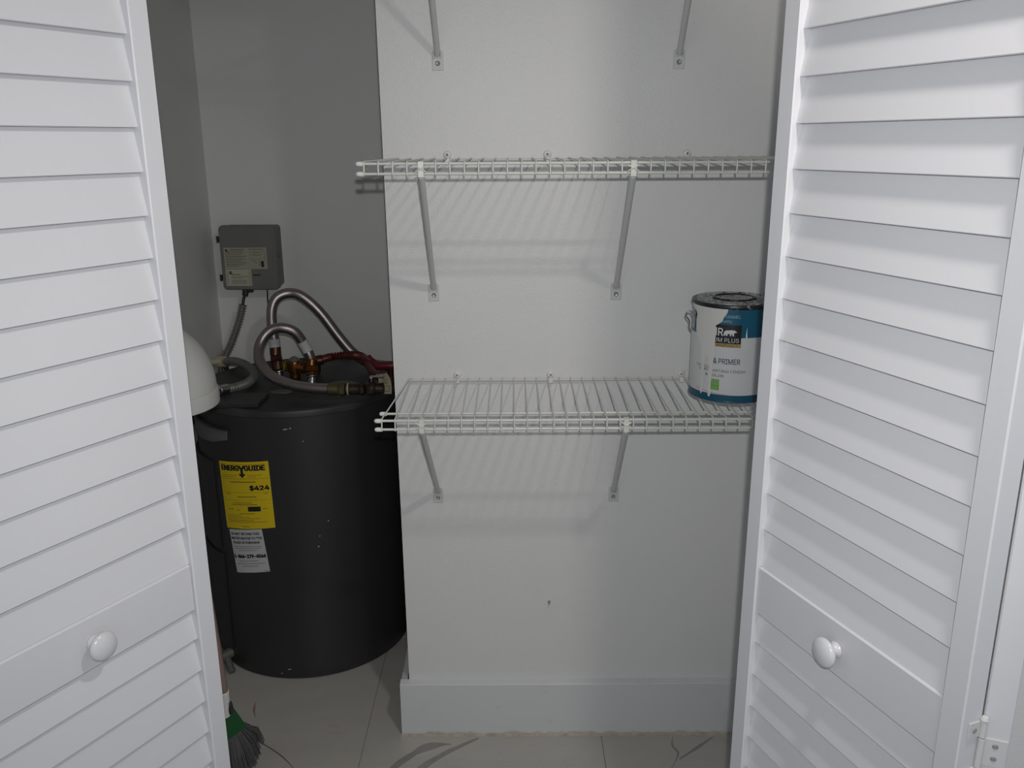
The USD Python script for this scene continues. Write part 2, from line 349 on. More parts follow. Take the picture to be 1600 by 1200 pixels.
# floor: large marble tiles on a grout bed
fl = thing('floor', 'large greige marble-look porcelain floor tiles with grey veins', 'floor', kind='structure')
obj('grout', box(-2.2, 2.2, -1.6, FAR_D + 0.1, -0.06, -0.0018), M['grout'], fl)
xs = [-0.3735 + 0.593 * k for k in range(-4, 6)]; ys = [-1.66, -0.46, 0.74, 1.56, 2.32, 3.0]
for i in range(len(xs) - 1):
    for j in range(len(ys) - 1):
        x0, x1, y0, y1 = max(xs[i], -2.2), min(xs[i + 1], 2.2), max(ys[j], -1.6), min(ys[j + 1], FAR_D + 0.1)
        if x1 - x0 > 0.02: obj('floor_tile', box(x0 + 0.0009, x1 - 0.0009, y0 + 0.0009, y1 - 0.0009, -0.012, 0, 0.0006), M['tile'], fl)
# two dark veins and a smoky patch that run across the tiles in front
def ribbon(pts, w, seed):
    p = resample(spline(pts, 10), 0.006); d = np.gradient(p, axis=0); d /= np.linalg.norm(d, axis=1, keepdims=True); nrm = np.stack([-d[:, 1], d[:, 0]], 1)
    k = np.arange(len(p)); q = np.stack([k * 0.12, k * 0 + seed, k * 0], 1)
    ww = np.interp(k, np.linspace(0, len(p) - 1, len(w)), w) * (0.5 + meshkit.noise(q)); off = (meshkit.noise(q * 0.7, 5) - 0.5) * 0.006
    from shapely.geometry import Polygon
    a = p[:, :2] + nrm * (off + ww / 2)[:, None]; b = p[:, :2] + nrm * (off - ww / 2)[:, None]
    P = Polygon(np.vstack([a, b[::-1]])).buffer(0)
    m = cat([trimesh.creation.extrude_polygon(g, 0.0003, engine='earcut') for g in getattr(P, 'geoms', [P])]); return m
M['vein'] = mat('dark_vein', (0.17, 0.165, 0.15), 0.32)
M['vein2'] = mat('smoky_vein', (0.29, 0.28, 0.255), 0.32, vary=0.12, vary_scale=30)
obj('vein', ribbon([(-0.66, 1.91, 0), (-0.645, 1.862, 0), (-0.60, 1.82, 0), (-0.53, 1.755, 0), (-0.49, 1.69, 0), (-0.40, 1.6, 0)], [0.001, 0.003, 0.0035, 0.002, 0.004, 0.001], 3), M['vein'], fl, label='thin dark marble vein')
obj('vein', ribbon([(-0.155, 1.835, 0), (-0.185, 1.832, 0), (-0.225, 1.815, 0), (-0.275, 1.765, 0), (-0.32, 1.70, 0)], [0.004, 0.020, 0.034, 0.026, 0.008], 8), M['vein2'], fl, label='smoky grey marble vein')
obj('vein', ribbon([(-0.088, 1.853, 0), (-0.125, 1.83, 0), (-0.168, 1.80, 0), (-0.215, 1.757, 0), (-0.25, 1.70, 0)], [0.004, 0.016, 0.014, 0.020, 0.006], 12), M['vein2'], fl, label='smoky grey marble vein')
obj('vein', ribbon([(0.40, 1.858, 0), (0.392, 1.825, 0), (0.40, 1.79, 0), (0.36, 1.72, 0)], [0.003, 0.006, 0.004, 0.002], 15), M['vein2'], fl, label='smoky grey marble vein')
obj('vein', ribbon([(0.50, 1.855, 0), (0.455, 1.82, 0), (0.40, 1.775, 0)], [0.003, 0.008, 0.004], 18), M['vein2'], fl, label='smoky grey marble vein')
obj('mark', ribbon([(-0.690, 2.005, 0), (-0.684, 1.97, 0), (-0.674, 1.945, 0)], [0.002, 0.011, 0.003], 21), mat('rust_stain', (0.36, 0.22, 0.19), 0.4), fl, label='reddish stain on a tile')

# baseboards: a square board with a small sloped cap, round the front and the left flank of the chase
def board(x0, x1, y0, y1, along):
    if along == 'x':
        v = [[x, y, z] for x in (x0, x1) for y, z in ((y1, 0.001), (y0, 0.001), (y0, 0.1455), (y0 + 0.002, 0.1472), (y1, 0.1515))]
    else:
        v = [[x, y, z] for y in (y0, y1) for x, z in ((x1, 0.001), (x0, 0.001), (x0, 0.1455), (x0 + 0.002, 0.1472), (x1, 0.1515))]
    return trimesh.convex.convex_hull(np.array(v))
bb = thing('baseboard_center', 'white baseboard with a grimy lower edge along the shelf wall', 'baseboard', kind='structure')
obj('board', board(COL_X - 0.016, RIGHT_X, WALL_D - 0.018, WALL_D, 'x'), M['baseboard'], bb)
obj('board', board(COL_X - 0.016, COL_X + 0.001, WALL_D, FAR_D, 'y'), M['baseboard'], bb)
M['caulk'] = mat('grimy_caulk', (0.45, 0.40, 0.32), 0.7, vary=0.25, vary_scale=45)
obj('caulk_bead', cat([trimesh.convex.convex_hull(np.array([[x, y, z] for x in (COL_X - 0.0185, RIGHT_X) for y, z in ((WALL_D - 0.018, 0.0), (WALL_D - 0.0225, 0.0), (WALL_D - 0.018, 0.006))])), trimesh.convex.convex_hull(np.array([[x, y, z] for y in (WALL_D - 0.02, FAR_D) for x, z in ((COL_X - 0.016, 0.0), (COL_X - 0.0195, 0.0), (COL_X - 0.016, 0.005))]))]), M['caulk'], bb, label='grimy beige caulk line')

# ------------------------------------------------------------------ the two bifold louvered doors
PW, ST, TH, DTOP, DBOT = 0.372, 0.0285, 0.028, 2.03, 0.02
def frame_of(origin, d, nrm):
    T = np.eye(4); T[:3, 0] = [d[0], d[1], 0]; T[:3, 1] = [nrm[0], nrm[1], 0]; T[:3, 2] = [0, 0, 1]; T[:3, 3] = [origin[0], origin[1], 0]
    return T
def put(m, T):
    m = m.copy(); flip = np.linalg.det(T[:3, :3]) < 0
    m.vertices = m.vertices @ T[:3, :3].T + T[:3, 3]
    if flip: m.faces = m.faces[:, ::-1]
    return m
RAILS = [(DBOT, 0.14), (0.802, 0.874), (1.935, DTOP)]
SLATS = [(0.929 + 0.0531 * k) for k in range(-1, 20)], [0.7555 - 0.0522 * k for k in range(-1, 12)]
def slat_mesh(z0, top, zcap):
    """Board leaning back: lower edge forward, upper edge tucked behind the slat above."""
    zt = min(z0 + 0.0531 + 0.006, zcap)
    f0, f1 = -0.0065, -0.0065 - 0.0095 * (zt - z0) / 0.0531
    b = 0.0009
    sec = [(f0 - 0.005, z0), (f0 - b, z0), (f0, z0 + b), (f1, zt), (f1 - 0.005, zt)]
    return trimesh.convex.convex_hull(np.array([[s_, t, z] for s_ in (ST + 0.0001, PW - ST - 0.0001) for t, z in sec]))
def panel(door, T):
    for s0 in (0, PW - ST): obj('stile', put(box(s0, s0 + ST, -TH, 0, DBOT, DTOP, 0.0016), T), M['door'], door)
    for z0, z1 in RAILS: obj('rail', put(box(ST, PW - ST, -TH + 0.002, -0.0035, z0, z1, 0.0022), T), M['door'], door)
    for z in SLATS[0]:
        lo = max(z, 0.8735)
        if z < 1.93: obj('slat', put(slat_mesh(lo, None, 1.937 if z + 0.06 < 1.95 else 1.9355) if z >= 0.88 else slat_top(0.8735, 0.929 + 0.006), T), M['door'], door)
    for z in SLATS[1]:
        if z > 0.79: obj('slat', put(slat_top(0.7555, 0.8025), T), M['door'], door)
        elif z > 0.16: obj('slat', put(slat_mesh(z, None, 2), T), M['door'], door) if z < 0.75 else None
    obj('slat', put(slat_top(0.1395, SLATS[1][-1] + 0.006 if SLATS[1][-1] > 0.15 else 0.17), T), M['door'], door)
def slat_top(z0, z1):
    k = (z1 - z0) / 0.0531; f0 = -0.0065; f1 = f0 - 0.0095 * k
    return trimesh.convex.convex_hull(np.array([[s_, t, z] for s_ in (ST + 0.0001, PW - ST - 0.0001) for t, z in ((f0 - 0.005, z0), (f0 - 0.0009, z0), (f0, z0 + 0.0009), (f1, z1), (f1 - 0.005, z1))]))
def knob(door, T, s0=0.186, z0=0.838):
    prof = [(0, 0.0005), (0.0100, 0.0005), (0.0103, 0.002), (0.0092, 0.0035), (0.0078, 0.006), (0.0072, 0.0095), (0.0085, 0.0125), (0.0150, 0.0145), (0.0178, 0.0165), (0.0185, 0.0188), (0.0178, 0.0213), (0.0150, 0.0236), (0.0100, 0.0253), (0.005, 0.0261), (0, 0.0263)]
    m = lathe(prof, (0, 0, 0), 40, (0, 1, 0)); m.apply_translation([s0, -0.0035, z0])
    obj('knob', put(m, T), M['knob'], door, smooth=40, label='white round mushroom door knob')

def bifold(name, label, lead, a, side, jamb_turn):
    door = thing(name, label, 'door', (lead[0], lead[1], 0), kind='structure')
    d = np.array([side * math.sin(a), -math.cos(a)]); nf = np.array([-side * math.cos(a), -math.sin(a)])
    T = frame_of(lead, d, nf); panel(door, T); knob(door, T)
    # second panel: hinged at the back corner of the fold, running back to the jamb
    hingept = np.array(lead) + d * PW - nf * TH
    d2 = np.array([side * math.sin(a), math.cos(a)]); n2 = np.array([side * math.cos(a), -math.sin(a)])
    org = hingept + n2 * TH + d2 * 0.0006 + np.array([side * 0.0012, 0])
    panel(door, frame_of(org, d2, n2))
    # butt hinges across the fold
    for zc in (0.838, 1.75, 0.28):
        u1 = np.array([nf[0], nf[1]]); e1 = np.array(lead) + d * PW
        def leaf(origin, along, out, t0, t1, z0, z1, nm, screws):
            T1 = frame_of(origin, along, out)
            h = obj(nm, put(box(t0, t1, 0.0001, 0.0016, z0, z1, 0.0004), T1), M['hinge'], door) if nm else None
            for sz in screws:
                m = lathe([(0, 0.0010), (0.0030, 0.0012), (0.0030, 0.0020), (0.0018, 0.0025), (0, 0.0021)], (0, 0, 0), 12, (0, 1, 0)); m.apply_translation([(t0 + t1) / 2, 0, sz]); obj('screw', put(m, T1), M['screw'], h)
            return h
        leaf(hingept, nf, d, 0.002, 0.019, zc + 0.003, zc + 0.022, 'hinge_leaf', [zc + 0.012])
        leaf(hingept, nf, d, 0.002, 0.019, zc - 0.055, zc - 0.035, 'hinge_leaf', [zc - 0.045])
        leaf(org - n2 * TH, n2, -d2, 0.003, 0.026, zc - 0.032, zc + 0.001, 'hinge_leaf', [zc - 0.022, zc - 0.007])
        kp = hingept + np.array([side * 0.0006, -0.0035])
        for z0, z1 in ((zc + 0.003, zc + 0.022), (zc - 0.034, zc + 0.002), (zc - 0.055, zc - 0.035)):
            obj('hinge_knuckle', rod((kp[0], kp[1], z0), (kp[0], kp[1], z1), 0.0036, sides=14), M['hinge'], door, smooth=40)
        obj('hinge_pin', lathe([(0, 0), (0.0028, 0), (0.0044, 0.002), (0.003, 0.0055), (0, 0.0062)], (kp[0], kp[1], zc + 0.022), 14), M['hinge'], door, smooth=50)
    return door
bifold('door_1', 'white louvered bifold door on the left, standing before the water heater', (-0.4342, 1.1235), 0.508, -1, 1)
bifold('door_2', 'white louvered bifold door on the right, its hinge showing at the fold', (0.3265, 1.110), 0.370, 1, 1)

# fitting that carries the flat downlight
lt = thing('ceiling_lamp', 'white flat ceiling lamp in front of the closet, out of the picture', 'lamp', (0.43, 0.54, CEIL))
obj('body', lathe([(0, -0.0185), (0.052, -0.0185), (0.054, -0.021), (0.066, -0.021), (0.074, -0.014), (0.075, 0.0), (0, 0.0)], (0.43, 0.54, CEIL), 40), M['lamp_trim'], lt, smooth=40)

# ------------------------------------------------------------------ wire shelves
DEPTH_LIP, RAIL_FRONT = WALL_D - 0.305, WALL_D - 0.254
def wire_shelf(x_left, z, label):
    t = thing('wire_shelf', label, 'shelf', (x_left, WALL_D, z), group='white wire shelves on the closet wall')
    xr = RIGHT_X - 0.004
    rails = [(WALL_D - 0.010, z - 0.0040, x_left + 0.022), (RAIL_FRONT, z - 0.0050, x_left + 0.003), (DEPTH_LIP + 0.0035, z - 0.004, x_left), (DEPTH_LIP + 0.0035, z - 0.0215, x_left)]
    for i, (y, zz, x0) in enumerate(rails):
        obj('rail', rod((x0, y, zz), (xr, y, zz), 0.0026, sides=12), M['wire'], t, smooth=40)
        if i: obj('end_cap', lathe([(0, -0.003), (0.0026, -0.0024), (0.0042, 0.0), (0.0045, 0.003), (0.0043, 0.011), (0.0030, 0.012)], (x0 - 0.004, y, zz), 14, (1, 0, 0)), M['cap'], t, smooth=50, label='white plastic end cap')
    x, k = x_left + 0.008, 0
    while x < xr - 0.005:
        if k: pts = [(x, WALL_D - 0.0065, z), (x, WALL_D - 0.15, z), (x, DEPTH_LIP + 0.004, z), (x, DEPTH_LIP + 0.0008, z - 0.0008), (x, DEPTH_LIP - 0.0004, z - 0.004), (x, DEPTH_LIP - 0.0004, z - 0.0215), (x, DEPTH_LIP - 0.0004, z - 0.0235)]
        else: pts = [(x + 0.020, WALL_D - 0.0065, z), (x + 0.010, WALL_D - 0.15, z), (x, DEPTH_LIP + 0.004, z), (x, DEPTH_LIP + 0.0008, z - 0.0008), (x, DEPTH_LIP - 0.0004, z - 0.004), (x, DEPTH_LIP - 0.0004, z - 0.0215), (x, DEPTH_LIP - 0.0004, z - 0.0235)]
        obj('cross_wire', tube(pts, 0.00155, 8), M['wire'], t, smooth=50)
        x += 0.0254; k += 1
    for dx in (0.135, 0.345, 0.638):
        cx = x_left + dx
        cm = cat([lathe([(0, 0), (0.0085, 0), (0.0085, 0.003), (0.006, 0.006), (0.0035, 0.0065), (0, 0.0065)], (cx, WALL_D - 0.0001, z + 0.007), 16, (0, -1, 0)),
                  box(cx - 0.0045, cx + 0.0045, WALL_D - 0.0165, WALL_D - 0.0002, z - 0.0105, z - 0.0075, 0.0008), box(cx - 0.0045, cx + 0.0045, WALL_D - 0.017, WALL_D - 0.0142, z - 0.010, z + 0.001, 0.0008), box(cx - 0.004, cx + 0.004, WALL_D - 0.004, WALL_D - 0.0002, z - 0.010, z + 0.006, 0.0008)])
        cp = obj('wall_clip', cm, M['cap'], t, label='white plastic wall clip')
        obj('screw', lathe([(0, 0.006), (0.0030, 0.006), (0.0028, 0.0075), (0.0012, 0.0082), (0, 0.0078)], (cx, WALL_D, z + 0.007), 10, (0, -1, 0)), M['screw'], cp)
    return t
Z_LOW, Z_UP, Z_TOP = 0.9305, 1.4085, 1.886
low = wire_shelf(-0.258, Z_LOW, 'lower white wire shelf with the paint can standing on it')
copy_of(low, (-0.268, WALL_D, Z_UP), 'empty white wire shelf seen edge-on, above the paint can')
copy_of(low, (-0.266, WALL_D, Z_TOP), 'topmost white wire shelf, just above the picture')

def bracket(x, z_lip, label):
    """Diagonal brace from the shelf lip down to a screwed foot on the wall; z_lip is the bottom rail of the lip."""
    foot = np.array([x, WALL_D, z_lip - 0.262])
    t = thing('shelf_bracket', label, 'bracket', foot, group='diagonal shelf braces')
    z0 = foot[2]
    top = np.array([x, DEPTH_LIP + 0.002, z_lip - 0.0035]); bot = np.array([x, WALL_D - 0.006, z0 + 0.010])
    d = (top - bot); L = np.linalg.norm(d); d /= L; nrm = np.cross([1, 0, 0], d)
    obj('strut', rod(bot, top, 0.0062, sides=18), M['bracket'], t, smooth=40)
    fp = [box(x - 0.0115, x + 0.0115, WALL_D - 0.0026, WALL_D - 0.0003, z0 - 0.020, z0 + 0.016, 0.0008), box(x - 0.0080, x - 0.0064, WALL_D - 0.010, WALL_D - 0.002, z0 + 0.004, z0 + 0.018, 0.0003), box(x + 0.0064, x + 0.0080, WALL_D - 0.010, WALL_D - 0.002, z0 + 0.004, z0 + 0.018, 0.0003)]
    p = obj('foot_plate', cat(fp), M['plate'], t)
    obj('screw', lathe([(0, 0.002), (0.0050, 0.0024), (0.0050, 0.0036), (0.003, 0.0052), (0.0012, 0.0048), (0, 0.0044)], (x, WALL_D, z0 - 0.0065), 14, (0, -1, 0)), M['screw'], p)
    hook = [box(x - 0.0050, x + 0.0050, DEPTH_LIP - 0.0036, DEPTH_LIP - 0.0024, z_lip - 0.006, z_lip + 0.021, 0.0004), box(x - 0.0050, x + 0.0050, DEPTH_LIP - 0.0036, DEPTH_LIP + 0.0075, z_lip + 0.0205, z_lip + 0.0218, 0.0004), box(x - 0.0050, x + 0.0050, DEPTH_LIP - 0.0032, DEPTH_LIP + 0.0070, z_lip - 0.0060, z_lip - 0.0047, 0.0004),
            tube([(x - 0.0095, DEPTH_LIP - 0.0028, z_lip + 0.0140), (x, DEPTH_LIP - 0.0046, z_lip + 0.0085), (x + 0.0095, DEPTH_LIP - 0.0028, z_lip + 0.0035)], 0.0013, 8), tube([(x + 0.0095, DEPTH_LIP - 0.0028, z_lip + 0.0140), (x, DEPTH_LIP - 0.0046, z_lip + 0.0085), (x - 0.0095, DEPTH_LIP - 0.0028, z_lip + 0.0035)], 0.0013, 8)]
    obj('lip_hook', cat(hook), M['wire'], t, label='clip gripping the shelf lip')
    return t
b0 = bracket(-0.174, Z_LOW - 0.0215, 'left diagonal brace under the lower wire shelf')
for x, z, lab, rz in ((0.236, Z_LOW, 'right diagonal brace under the lower shelf, left of the paint can', -3.2), (-0.170, Z_UP, 'left diagonal brace under the upper wire shelf', 2.0), (0.229, Z_UP, 'right diagonal brace under the upper wire shelf', -2.2),
                      (-0.148, Z_TOP, 'diagonal brace at the top edge of the picture, on the left', 0.4), (0.345, Z_TOP, 'diagonal brace at the top edge of the picture, on the right', -3.6)):
    copy_of(b0, (x, WALL_D, z - 0.0215 - 0.262), lab, -rz * 0 + (rz if rz else 0))

# ------------------------------------------------------------------ paint can
def can_fn(a, z, lift): r = 0.0830 + lift; t = math.radians(a); return (CAN[0] + r * math.cos(t), CAN[1] + r * math.sin(t), z + 0.0035)
pc = thing('paint_can', 'blue and white gallon paint can with white paint dried down its side', 'paint can', CAN)
obj('body', lathe([(0, 0), (0.080, 0), (0.0838, 0.0005), (0.0842, 0.002), (0.083, 0.0035), (0.083, 0.190), (0.0845, 0.1925), (0.0852, 0.195), (0.0830, 0.1975), (0.078, 0.198), (0.078, 0.195), (0, 0.195)], CAN, 96), M['can'], pc, smooth=40)
obj('rim', lathe([(0.0835, 0.190), (0.0855, 0.1915), (0.0862, 0.1945), (0.0848, 0.1982), (0.0815, 0.1992), (0.0775, 0.1980), (0.0765, 0.1955), (0.078, 0.193)], CAN, 96), M['rim'], pc, smooth=50, label='rim caked with black paint')
lid = obj('lid', lathe([(0, 0.1945), (0.018, 0.1945), (0.026, 0.1942), (0.033, 0.1955), (0.040, 0.1965), (0.044, 0.1945), (0.052, 0.1918), (0.066, 0.1912), (0.071, 0.1925), (0.0745, 0.1958), (0.0762, 0.1958), (0.0775, 0.1925), (0.076, 0.189), (0, 0.189)], CAN + [0, 0, 0.004], 80), M['lid'], pc, smooth=50, label='lid smeared with dried paint')
# paint ring dried on the lid
ringp = []
for k in range(44):
    t = 2 * math.pi * k / 44; rr = 0.040 + 0.004 * (meshkit.noise(np.array([[3 * math.cos(t), 3 * math.sin(t), 0.0]]))[0] - 0.5)
    ringp.append((CAN[0] + rr * math.cos(t), CAN[1] + rr * math.sin(t), CAN[2] + 0.1998))
ringp.append(ringp[0])
obj('paint_ring', tube(ringp, 0.0022 + 0.0016 * meshkit.noise(np.array([[k * 0.9, 0, 0] for k in range(45)])), 8), M['can_black'], lid, smooth=60)
# labels, in (angle, height)
DEG = 1 / 0.0830 * 180 / math.pi   # degrees of arc per metre
black = obj('badge', poly_on(rect(-142, 1.0440, -92.8, 1.0885), can_fn, 0.0004, 4), M['can_black'], pc, label='black square label badge')
obj('gold_band', poly_on(rect(-142, 1.0450, -93.4, 1.0508), can_fn, 0.0007, 4), M['can_gold'], black)
def can_text(t, a0, z0, h, width, m, parent, lift=0.0009, bold=False, name='lettering'):
    mm = meshkit.text_mesh(t, h, 1.0, bold); w = mm.bounds[1][0] - mm.bounds[0][0]
    v = np.array(mm.vertices); v[:, 0] = a0 + (v[:, 0] - mm.bounds[0][0]) / w * width
    mm.vertices = np.array([can_fn(a, z0 + b, lift * (0.2 + 0.8 * d)) for a, b, d in v])
    if mm.volume < 0: mm.invert()
    return obj(name, mm, m, parent)
can_text('HR', -133.5, 1.0665, 0.0150, 16.5, M['can_white'], black, bold=True)
can_text('UM PLUS', -129.5, 1.0535, 0.0085, 34.0, M['can_white'], black)
can_text('WARRANTY', -126, 1.0462, 0.0035, 30, M['can_black'], black, 0.0011)
# bear emblem: standing bear in profile, head to the right
bear = [(0, 2.2), (0.3, 4.6), (1.2, 6.4), (2.8, 7.4), (4.8, 7.3), (6.4, 7.9), (7.8, 7.6), (8.8, 7.2), (9.2, 7.7), (9.7, 7.1), (10.9, 6.0), (11.6, 5.3), (11.3, 4.6), (10.2, 4.5), (9.4, 4.0), (9.0, 2.6), (9.3, 0.3), (8.9, 0), (7.7, 0), (7.6, 1.9), (7.0, 3.0), (6.7, 1.8), (6.9, 0.3), (6.5, 0), (5.5, 0), (5.4, 2.4), (4.0, 2.9), (3.4, 1.6), (3.6, 0.3), (3.2, 0), (2.0, 0), (2.0, 1.9), (1.4, 1.7), (1.5, 0.3), (1.1, 0), (0.1, 0)]
obj('bear_emblem', poly_on([(-116.3 + x * 1.52, 1.0668 + y * 0.00155) for x, y in bear], can_fn, 0.0010, 3), M['can_white'], black)
can_text('ENAMEL', -114.5, 1.1020, 0.0062, 19.5, M['can_pale'], pc, 0.0004, name='print')
can_text('quality', -122, 1.0935, 0.0052, 16, M['can_pale'], pc, 0.0004, name='print')
can_text('& PRIMER', -128.5, 1.0092, 0.0105, 36.5, M['can_grey'], pc, 0.0004, True, name='print')
can_text('LONG-LASTING FINISH', -152, 0.9915, 0.0052, 68, M['can_grey'], pc, 0.0004, name='print')
can_text('& COLOR', -140, 0.9815, 0.0052, 27, M['can_grey'], pc, 0.0004, name='print')
can_text('FOR RICH', -157, 0.9975, 0.0050, 24, M['can_red'], pc, 0.0004, name='print')
gb = obj('green_badge', poly_on(rect(-130, 0.9540, -118.5, 0.9760), can_fn, 0.0004, 3), M['can_green'], pc, label='small green square badge')
obj('green_badge_print', cat([poly_on(rect(-128.5, z0, -128.5 + w, z0 + 0.0011), can_fn, 0.0008, 3) for z0, w in ((0.957, 8.5), (0.9605, 7), (0.9655, 8.5), (0.9725, 8.5))] + [poly_on(rect(a, 0.9660, a + 0.8, 0.9725), can_fn, 0.0008, 3) for a in (-128.5, -124.5, -120.6)]), M['can_pale'], gb)
obj('print', poly_on([(-158, 0.9520), (-130, 0.9475), (-104, 0.9455), (-104, 0.9447), (-130, 0.9467), (-158, 0.9512)], can_fn, 0.0004, 3), M['can_red'], pc)
# white paint that ran from the rim: one ragged sheet with drips, and a lone drip to the right
spill = [(-182, 1.119), (-170, 1.1235), (-150, 1.1245), (-130, 1.1245), (-111, 1.1245), (-113, 1.112), (-117, 1.103), (-119, 1.095), (-124, 1.089), (-127.5, 1.086), (-126.6, 1.07), (-127.6, 1.052), (-126.5, 1.03), (-128.6, 1.012), (-129.0, 0.99), (-130.2, 0.965), (-129.8, 0.945), (-131.5, 0.9378), (-134.0, 0.940), (-134.4, 0.97), (-134.2, 1.0), (-136.4, 1.018), (-140.0, 1.024), (-142.4, 1.012), (-143.4, 0.98), (-144.0, 0.945), (-146.0, 0.9400), (-147.6, 0.946), (-147.4, 0.99), (-149.0, 1.03), (-154, 1.052), (-160, 1.058), (-163, 1.070), (-164, 1.088), (-162, 1.102), (-166, 1.108), (-176, 1.112)]
obj('paint_spill', poly_on(spill, can_fn, 0.0013, 3), M['spill'], pc, label='dried white paint run')
obj('paint_spill', poly_on([(-85.5, 1.084), (-84.4, 1.062), (-85.2, 1.046), (-87.6, 1.030), (-87.0, 1.05), (-86.6, 1.07)], can_fn, 0.0010, 3), M['spill'], pc, label='single white paint drip')
# ear and wire bail
ear = (CAN[0] - 0.0835, CAN[1] - 0.012, CAN[2] + 0.1715)
obj('ear', cat([lathe([(0, 0), (0.010, 0), (0.010, 0.0015), (0.006, 0.004), (0, 0.004)], ear, 16, (-1, -0.12, 0)), box(ear[0] - 0.0015, ear[0] + 0.0020, ear[1] - 0.007, ear[1] + 0.007, ear[2] - 0.03, ear[2], 0.0005)]), M['can_tin'], pc)
bail = [(ear[0] - 0.002, ear[1], ear[2] - 0.002), (ear[0] - 0.010, ear[1] - 0.001, ear[2] + 0.004), (ear[0] - 0.0165, ear[1], ear[2] + 0.000), (ear[0] - 0.0155, ear[1] + 0.004, ear[2] - 0.008), (ear[0] - 0.006, ear[1] + 0.018, ear[2] - 0.020)]
for a in np.linspace(160, 10, 9): bail.append((CAN[0] + 0.0885 * math.cos(math.radians(a)), CAN[1] + 0.0885 * math.sin(math.radians(a)), CAN[2] + 0.150 - 0.055 * math.sin(math.radians(a))))
bail.append((CAN[0] + 0.088, CAN[1] - 0.008, CAN[2] + 0.1715))
obj('bail', tube(spline(bail, 6), 0.0015, 8), M['can_tin'], pc, smooth=60, label='thin wire handle')

# ------------------------------------------------------------------ water heater
HC, HR, HZ = (-0.609, 2.392), 0.288, 0.785
wh = thing('water_heater', 'squat dark grey water heater with a yellow energy label', 'water heater', (HC[0], HC[1], 0))
hz = (HC[0], HC[1], 0)
obj('tank', lathe([(0, 0.006), (HR - 0.016, 0.006), (HR - 0.010, 0.0), (HR - 0.003, 0.004), (HR - 0.002, 0.028), (HR, 0.032), (HR, HZ - 0.0205), (HR - 0.0005, HZ - 0.020), (HR - 0.02, HZ - 0.0195), (0, HZ - 0.0195)], hz, 128), M['heater'], wh, smooth=35)
obj('lid', lathe([(HR - 0.02, HZ - 0.019), (HR + 0.0012, HZ - 0.019), (HR + 0.0014, HZ - 0.010), (HR - 0.001, HZ - 0.003), (HR - 0.006, HZ), (HR - 0.014, HZ - 0.0015), (HR - 0.02, HZ - 0.003), (0, HZ - 0.001)], hz, 128), M['heater_top'], wh, smooth=35, label='dusty dark grey top cover')
obj('access_panel', arc_patch(*HC, HR - 0.004, HR + 0.0060, -206, -131.5, 0.368, 0.625, 28), M['heater'], wh, label='upper curved access panel')
obj('access_panel', arc_patch(*HC, HR - 0.004, HR + 0.0060, -206, -130.2, 0.060, 0.355, 28), M['heater'], wh, label='lower curved access panel')
# lifting recess near the top: a pocket plate and its darker lips
def shell(a, z, lift): t = math.radians(a); r = HR + lift; return (HC[0] + r * math.cos(t), HC[1] + r * math.sin(t), z)
hd = obj('grip_recess', poly_on([(-157, 0.684), (-143, 0.676), (-128, 0.683), (-117.6, 0.697), (-117.0, 0.722), (-130, 0.722), (-143, 0.726), (-157, 0.734)], shell, 0.0035, 3), mat('grip_plastic', (0.15, 0.142, 0.146), 0.5), wh, label='shallow grey lifting grip')
chips = []
for k, (a, z, w_) in enumerate(((-92.5, 0.034, 1.1), (-97, 0.020, 0.5), (-72, 0.40, 0.7), (-71, 0.43, 0.4), (-66, 0.47, 0.5), (-84.5, 0.735, 1.4), (-82, 0.737, 0.6), (-76, 0.70, 0.3))):
    chips.append(poly_on([(a - w_, z), (a - w_ * 0.3, z - 0.002), (a + w_, z + 0.0005), (a + w_ * 0.2, z + 0.0028)], shell, 0.0008 if z > 0.04 else 0.0006, 4))
obj('paint_chips', cat(chips), mat('chip_white', (0.35, 0.35, 0.34), 0.5), wh, label='small white chips and scuffs', kind='stuff')
obj('grip_lip', cat([poly_on([(-158, 0.736), (-143, 0.728), (-130, 0.724), (-116.5, 0.724), (-116.5, 0.729), (-130, 0.730), (-143, 0.735), (-158, 0.743)], shell, 0.009, 3)]), M['heater'], hd)
# energy label
corners = dict(bl=(-124.4, 0.441), br=(-93.6, 0.463), tl=(-125.8, 0.632), tr=(-94.5, 0.650))
def bilin(cn):
    def fn(u, v, lift):
        a = (1 - u) * (1 - v) * np.array(cn['bl']) + u * (1 - v) * np.array(cn['br']) + (1 - u) * v * np.array(cn['tl']) + u * v * np.array(cn['tr'])
        return shell(a[0], a[1], lift)
    return fn
ef = bilin(corners)
el = obj('energy_label', poly_on(rect(0, 0, 1, 1), ef, 0.0006, 0.08), M['yellow'], wh, label='yellow energy guide label')
obj('lettering', cat([heavy('ENERG', 0.055, 0.872, 0.072, ef, 0.0010, 0.385), heavy('GUIDE', 0.555, 0.872, 0.072, ef, 0.0010, 0.375)]), M['ink'], el)
obj('arrow', poly_on([(0.425, 0.945), (0.468, 0.945), (0.498, 0.908), (0.528, 0.945), (0.571, 0.945), (0.521, 0.880), (0.521, 0.822), (0.570, 0.822), (0.498, 0.765), (0.426, 0.822), (0.475, 0.822), (0.475, 0.880)], ef, 0.0010, 0.1), M['ink'], el)
obj('price', heavy('$424', 0.615, 0.582, 0.062, ef, 0.0010, 0.355), M['ink'], el)
